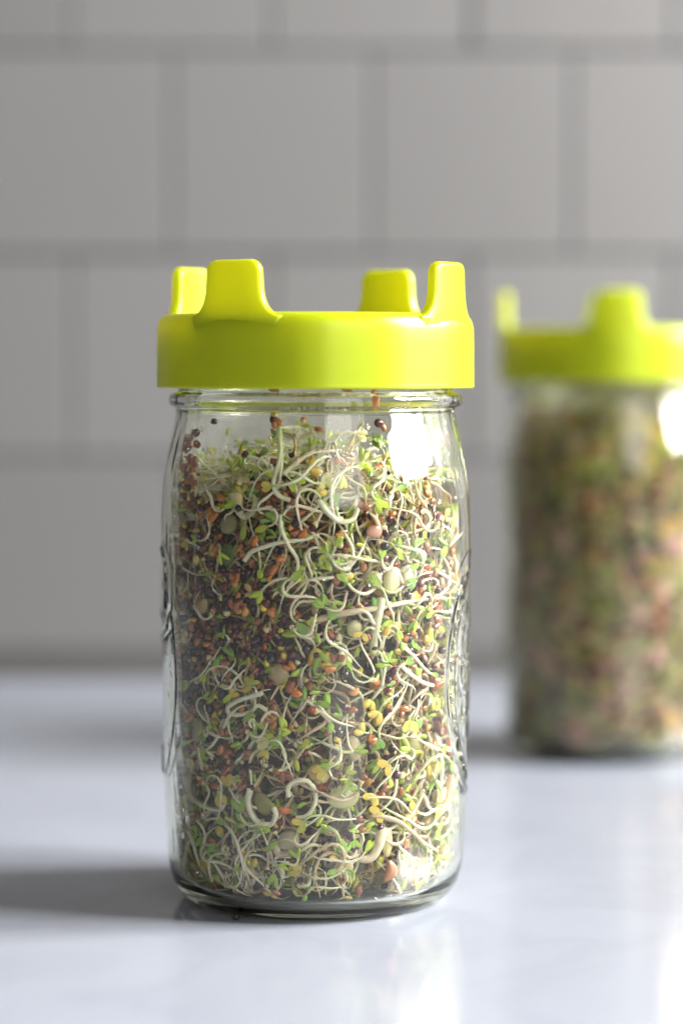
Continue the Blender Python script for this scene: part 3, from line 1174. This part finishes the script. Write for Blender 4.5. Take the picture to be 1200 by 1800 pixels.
def beans():
    def bean(x, y, w, h, ang, colr, depth, label, extra=(), kidney=0.0, ridge=0.25, cat='bean', tk=0.7):
        # w, h in photograph pixels
        L, W = max(w, h) / 5.95, min(w, h) / 5.95
        pcs = [('seed_half', M_SOFT, *blob((0, 0, 0), L, W, min(W, 4.5) * tk, R(ang), jitter(colr, 0.05), True, kidney, ridge))]
        for e in extra:
            pcs.append(e((x, y)))
        BEANS.append((*(lambda q: (q[0], q[1] / MM))(px_cyl(x, y, (44.8 - depth) * MM)), 0))
        feature('bean_sprout', label, cat, pcs, x, y, depth + min(W, 4.5) * tk / 2)

    def root(pts, r, c=IVORY, tip=TAN, depth=2.0, taper=0.4):
        return lambda o: ('root', M_SOFT, *path_px(pts, depth, r, jitter(c, 0.05), tip, 24, o, taper))

    def cap(dx, dy, L, W, ang, c):
        return lambda o: ('seed_coat', M_SEED, *blob((dx, dy, 0.2), L, W, W * 0.7, R(ang), jitter(c, 0.1), True))

    OL = (0.20, 0.25, 0.06)
    bean(417, 880, 30, 44, 98, CREAM, 1.2, 'cream split bean with olive cap and hooked white root, upper left of front jar',
         (root([(423, 900), (435, 908), (449, 898), (450, 880), (440, 868)], 1.15, IVORY, GREENISH, 1.6, 0.6), cap(-0.4, 3.4, 4.6, 3.6, 10, OL)))
    bean(405, 922, 44, 36, 20, (0.42, 0.38, 0.20), 3.2, 'dull olive bean half hidden below the cream hooked bean')
    bean(403, 975, 36, 42, 90, (0.16, 0.22, 0.06), 2.8, 'dark green bean skin deep in the upper left of the front jar')
    bean(686, 1020, 34, 50, 75, (0.80, 0.72, 0.45), 0.7, 'large pale cream bean half above the long tan root in the front jar', ())
    bean(655, 1018, 30, 30, 90, (0.78, 0.70, 0.40), 1.2, 'blocky pale bean half pressed left of the large cream bean')
    bean(710, 1015, 26, 30, 60, (0.80, 0.76, 0.52), 1.6, 'small curled cream bean just right of the large cream bean',
         (root([(700, 1003), (712, 996), (722, 1005), (722, 1022), (712, 1030)], 0.8, IVORY, IVORY, 1.2, 0.8),))
    bean(360, 1066, 38, 26, 25, (0.62, 0.47, 0.24), 1.3, 'tan kidney shaped bean at the left wall, mid height of the front jar', (), 0.2)
    bean(621, 1104, 28, 30, 60, (0.68, 0.64, 0.36), 1.2, 'round pale bean with a brown chip right of centre in the front jar')
    bean(541, 1112, 48, 28, 120, (0.60, 0.50, 0.30), 2.6, 'tan bean seen behind seeds at the centre of the front jar')
    bean(352, 1284, 38, 48, 90, (0.46, 0.43, 0.20), 1.1, 'large olive cream bean with forked root, lower left wall of the front jar',
         (root([(352, 1300), (358, 1330), (352, 1355), (345, 1368)], 1.2, (0.45, 0.36, 0.22), TAN, 1.8), root([(352, 1322), (362, 1345), (360, 1368), (345, 1380)], 0.7, IVORY, IVORY, 1.5)))
    bean(341, 1395, 22, 40, 88, (0.52, 0.50, 0.22), 1.2, 'slim olive cream bean low at the left wall of the front jar')
    bean(462, 1412, 46, 34, -50, (0.42, 0.38, 0.14), 2.4, 'olive bean behind a bent white stem in the lower left of the front jar')
    bean(603, 1400, 62, 44, 10, (0.60, 0.58, 0.26), 1.8, 'broad yellow green bean behind the lowest double zero mark')
    bean(560, 1360, 40, 34, -20, (0.70, 0.58, 0.32), 1.3, 'cream bean with a dark red seed lodged in it, lower centre of the front jar')
    bean(680, 1480, 22, 54, 92, (0.80, 0.70, 0.34), 0.7, 'cream bean with a thick white curved root, bottom right of the front jar',
         (root([(672, 1458), (664, 1485), (650, 1508), (630, 1508), (610, 1490), (590, 1470), (570, 1466)], 1.75, (0.80, 0.76, 0.58), TAN, 1.6, 0.25),))
    bean(722, 1532, 62, 50, -30, (0.42, 0.30, 0.18), 1.4, 'translucent pinkish brown bean at the bottom right of the front jar', (), 0, 0.1)
    bean(690, 1533, 26, 38, 70, (0.58, 0.27, 0.15), 0.9, 'shrivelled orange brown bean skin beside the translucent bean at the bottom', (), 0.5, 0.6)
    bean(786, 1470, 26, 60, 100, (0.78, 0.74, 0.50), 1.4, 'pale cream bean standing at the right wall near the front jar bottom')
    bean(765, 1395, 20, 30, 80, (0.74, 0.68, 0.38), 1.2, 'cream bean above the pale standing bean at the right wall')
    bean(490, 1185, 40, 40, 60, (0.50, 0.38, 0.22), 2.8, 'tan bean deep behind seed hulls left of the upper double zero mark')
    bean(655, 934, 30, 24, 10, (0.62, 0.36, 0.28), 1.0, 'pinkish round bean in the upper right of the front jar', (root([(663, 925), (655, 908), (648, 900)], 0.7, IVORY, IVORY, 1.4),))
    bean(725, 1310, 38, 50, 100, (0.36, 0.34, 0.12), 2.0, 'olive bean at the lower right of the front jar')
    bean(352, 1560, 34, 28, 30, (0.40, 0.40, 0.16), 1.8, 'dull olive bean in the bottom left corner of the front jar')
    bean(620, 1315, 30, 46, 100, (0.55, 0.48, 0.26), 2.6, 'tan bean behind white roots in the lower right half of the front jar')
    bean(505, 1478, 44, 36, 20, (0.60, 0.52, 0.36), 1.6, 'beige curled bean root loop low at the centre left of the front jar', (root([(480, 1478), (490, 1500), (512, 1498), (520, 1480), (508, 1468)], 1.3, (0.66, 0.60, 0.44), TAN, 1.4, 0.8),))
    # long roots
    def long_root(label, pts, r, c, tip, depth=1.0, taper=0.35):
        x = sum(p[0] for p in pts) / len(pts)
        y = sum(p[1] for p in pts) / len(pts)
        feature('root', label, 'root', [('root', M_SOFT, *path_px(pts, depth, r, c, tip, 40, (x, y), taper))], x, y, depth)
    long_root('long straight tan root crossing the middle right of the front jar', [(556, 1090), (600, 1078), (660, 1068), (720, 1056), (778, 1050)], 1.15, (0.52, 0.40, 0.26), IVORY, 1.6)
    long_root('tan root with a white tip slanting down at the lower right of the front jar', [(650, 1432), (690, 1440), (720, 1460), (745, 1480), (772, 1496)], 0.95, TAN, IVORY, 1.2)
    long_root('stout white root hanging below the long tan root', [(668, 1052), (660, 1085), (655, 1120), (656, 1150)], 1.25, (0.74, 0.70, 0.52), (0.5, 0.5, 0.3), 1.3, 1.1)
    long_root('pinkish orange root along the right wall low in the front jar', [(788, 1365), (780, 1395), (772, 1420), (752, 1450)], 1.5, (0.62, 0.38, 0.22), CREAM, 1.4, 0.8)
    long_root('bright white hooked stem at the middle right of the front jar', [(700, 1168), (716, 1185), (740, 1200), (765, 1203), (768, 1192)], 0.62, (0.86, 0.85, 0.76), (0.8, 0.8, 0.7), 0.9, 0.9)
    long_root('white stem looped into a ring low at the centre of the front jar', [(508, 1400), (506, 1384), (520, 1372), (540, 1372), (554, 1390), (552, 1416), (538, 1435), (520, 1438)], 0.72, IVORY, IVORY, 0.9, 0.9)
    long_root('long white stem arching across the upper left of the front jar', [(432, 985), (445, 970), (470, 960), (500, 952), (535, 948), (560, 940)], 0.75, IVORY, IVORY, 0.9, 0.7)
    long_root('white stem bent like an S in the upper centre of the front jar', [(494, 905), (497, 930), (510, 960), (524, 985), (520, 1010), (505, 1035)], 0.65, IVORY, IVORY, 0.8, 0.7)
    long_root('thick white stem curving under the yellow cotyledon at upper centre right', [(560, 880), (580, 905), (600, 917), (620, 912), (628, 895)], 0.95, (0.80, 0.78, 0.66), IVORY, 0.9, 0.7)
    long_root('white stem crossing the top of the packed sprouts', [(500, 832), (525, 812), (545, 798), (570, 795), (590, 796), (600, 815)], 0.72, IVORY, TAN, 1.0, 0.5)
    long_root('tall stem with a green tip rising left of centre above the packed sprouts', [(484, 752), (488, 772), (492, 795), (488, 820), (480, 850), (488, 870), (510, 880)], 0.75, GREENISH, IVORY, 0.8, 0.9)
    long_root('hooked white stem folded like a hairpin at the left of the front jar', [(462, 1218), (420, 1232), (405, 1245), (412, 1255), (440, 1252), (455, 1240), (480, 1262)], 0.75, IVORY, IVORY, 0.9, 0.8)
    long_root('thick white stem swinging down at the lower left of the front jar', [(332, 1365), (340, 1395), (360, 1415), (385, 1424), (395, 1410)], 0.9, (0.62, 0.62, 0.48), IVORY, 1.0, 0.7)
    long_root('pale bent stem left of the olive bean low in the front jar', [(440, 1385), (438, 1410), (450, 1440), (475, 1450), (484, 1432), (480, 1420)], 0.85, IVORY, IVORY, 1.0, 1.0)
    long_root('tan root standing in the bottom left of the front jar', [(340, 1450), (334, 1480), (336, 1505), (342, 1522)], 0.85, (0.42, 0.30, 0.18), TAN, 1.1, 0.5)


beans()
soft, hard = fill(2150, 1700, 285, 268)
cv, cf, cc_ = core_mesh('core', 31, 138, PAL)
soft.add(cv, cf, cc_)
mass = link('packed_sprouts', soft.mesh('packed_sprouts', M_SOFT), tuple(J1), label='tangle of white stems and green leaves filling the front jar', cat='sprouts', kind='stuff')
mass2 = link('packed_seeds', hard.mesh('packed_seeds', M_SEED), tuple(J1), label='brown and maroon seed hulls mixed through the front jar', cat='seeds', kind='stuff')


def droplets():
    A = Acc()
    V, F = ellipsoid(10, 8)
    for i in range(420):
        th = rnd.uniform(-1.6, 1.6)
        z = rnd.choice([rnd.uniform(136, 156), rnd.gauss(140, 8), rnd.uniform(100, 150)])
        if z > 157 or z < 20:
            continue
        r = rnd.uniform(0.12, 0.3) if rnd.random() < 0.8 else rnd.uniform(0.3, 0.65)
        rw = float(np.interp(z, WALL_Z, WALL_R)) + 0.2
        P = V * np.array([r * rnd.uniform(0.9, 1.5), r, r * 0.45])       # x along z
        rr = rw - 0.30 * r - 0.10 + P[:, 2]
        t = th + P[:, 1] / rw
        A.add(np.stack([rr * np.sin(t), -rr * np.cos(t), z + P[:, 0]], -1), F, np.ones((len(V), 3)))
    for (xa, ya, xb, yb) in ((748, 880, 752, 1090), (757, 900, 758, 1000), (352, 900, 350, 1060), (690, 770, 722, 870)):
        ta, za = px_cyl(xa, ya, 0.0445)
        tb, zb = px_cyl(xb, yb, 0.0445)
        n = 26
        P, rad = [], []
        for k in range(n):
            u = k / (n - 1)
            t = ta + (tb - ta) * u + 0.006 * math.sin(u * 9 + xa)
            z = (za + (zb - za) * u) / MM
            rw = float(np.interp(z, WALL_Z, WALL_R)) - 0.05
            P.append((rw * math.sin(t), -rw * math.cos(t), z))
            rad.append(0.22 + 0.12 * math.sin(u * 14) ** 2 + (0.3 if k == n - 1 else 0))
        v, f, c = tube(P, np.array(rad), np.ones((n, 3)), 8)
        A.add(v, f, c)
    m = M_GLASS.copy()
    m.name = 'water'
    g = [x for x in m.node_tree.nodes if x.type == 'BSDF_GLASS'][0]
    g.inputs['IOR'].default_value = 1.33
    g.inputs['Color'].default_value = (1, 1, 1, 1)
    link('condensation', A.mesh('condensation', m), tuple(J1), label='fine water droplets and trickles on the inner wall of the front jar', cat='water', kind='stuff')


droplets()


# ------------------------------------------------------------------ contents of the rear jar
def fill_rear():
    soft, hard = Acc(), Acc()
    for i in range(900):
        th = rnd.uniform(0, 6.283)
        z = rnd.uniform(9, 147)
        depth = 1 + 9 * rnd.random()
        for nm, mat, *g in sprout_pieces(1.95, 9, 4):
            if nm == 'stem':
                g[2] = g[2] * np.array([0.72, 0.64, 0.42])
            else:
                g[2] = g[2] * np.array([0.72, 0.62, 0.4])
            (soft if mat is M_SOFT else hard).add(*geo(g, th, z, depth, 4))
    for i in range(600):
        th = rnd.uniform(0, 6.283)
        pcs, tag = seed_pieces()
        z, depth = rnd.uniform(9, 145), 1 + 5 * rnd.random()
        for nm, mat, *g in pcs:
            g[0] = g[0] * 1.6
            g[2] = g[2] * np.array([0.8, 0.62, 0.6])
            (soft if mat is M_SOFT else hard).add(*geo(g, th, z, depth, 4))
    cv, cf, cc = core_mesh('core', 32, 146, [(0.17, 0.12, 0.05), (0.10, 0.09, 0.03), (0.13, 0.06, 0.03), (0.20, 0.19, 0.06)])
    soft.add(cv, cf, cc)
    link('packed_sprouts', soft.mesh('packed_sprouts', M_SOFT), tuple(J2), label='blurred tangle of brownish green sprouts filling the rear jar', cat='sprouts', kind='stuff')
    link('packed_seeds', hard.mesh('packed_seeds', M_SEED), tuple(J2), label='blurred seed hulls mixed through the rear jar', cat='seeds', kind='stuff')
    spots = ((990, 945), (985, 1090), (1120, 1080), (1160, 1040), (965, 1165), (1020, 1270), (1060, 1240), (940, 1150), (1095, 1220), (1150, 1150), (930, 830), (1010, 1300), (1180, 960), (950, 1010), (1080, 1165), (1165, 1250))
    for i, (x, y) in enumerate(spots):
        th, z = px_cyl(x, y, 0.0425, J2)
        L = rnd.uniform(9, 12)
        pcs = [('seed_half', M_SOFT, *blob((0, 0, 0), L, L * 0.75, 4.2, rnd.uniform(0, 3), jitter((0.50, 0.27, 0.21), 0.12), True, 0.1, 0.2)),
               ('root', M_SOFT, *(lambda P, n=10: (P, np.full(n, 0.9), np.tile(jitter((0.55, 0.45, 0.25), 0.1), (n, 1))))(stem_path(16, 2, 1, 10)[0]))]
        realise('lentil_sprout', pcs, th, z / MM, 2.2, f"out-of-focus pink lentil sprout in the rear jar, {'upper' if y < 1020 else 'middle' if y < 1170 else 'lower'} {'left' if x < 1010 else 'middle' if x < 1110 else 'right'}", 'sprout', 'pink lentil sprouts in the rear jar', J2, 5)


fill_rear()

# a stray black seed lying on the counter against the front of the jar
V, F, C = blob((0, 0, 0), 2.6, 2.0, 1.8, 0.9, (0.012, 0.010, 0.010), True)
d = px_ray(416, 1610)
t = -(CAM_Z - 0.0009) / d[2]
p = CAM + t * d
link('seed', mesh_np('seed', V * MM, F, M_SEED, C), (p[0], p[1] - 0.0015, 0.0009), label='stray black seed lying on the white counter against the base of the front jar', cat='seed')
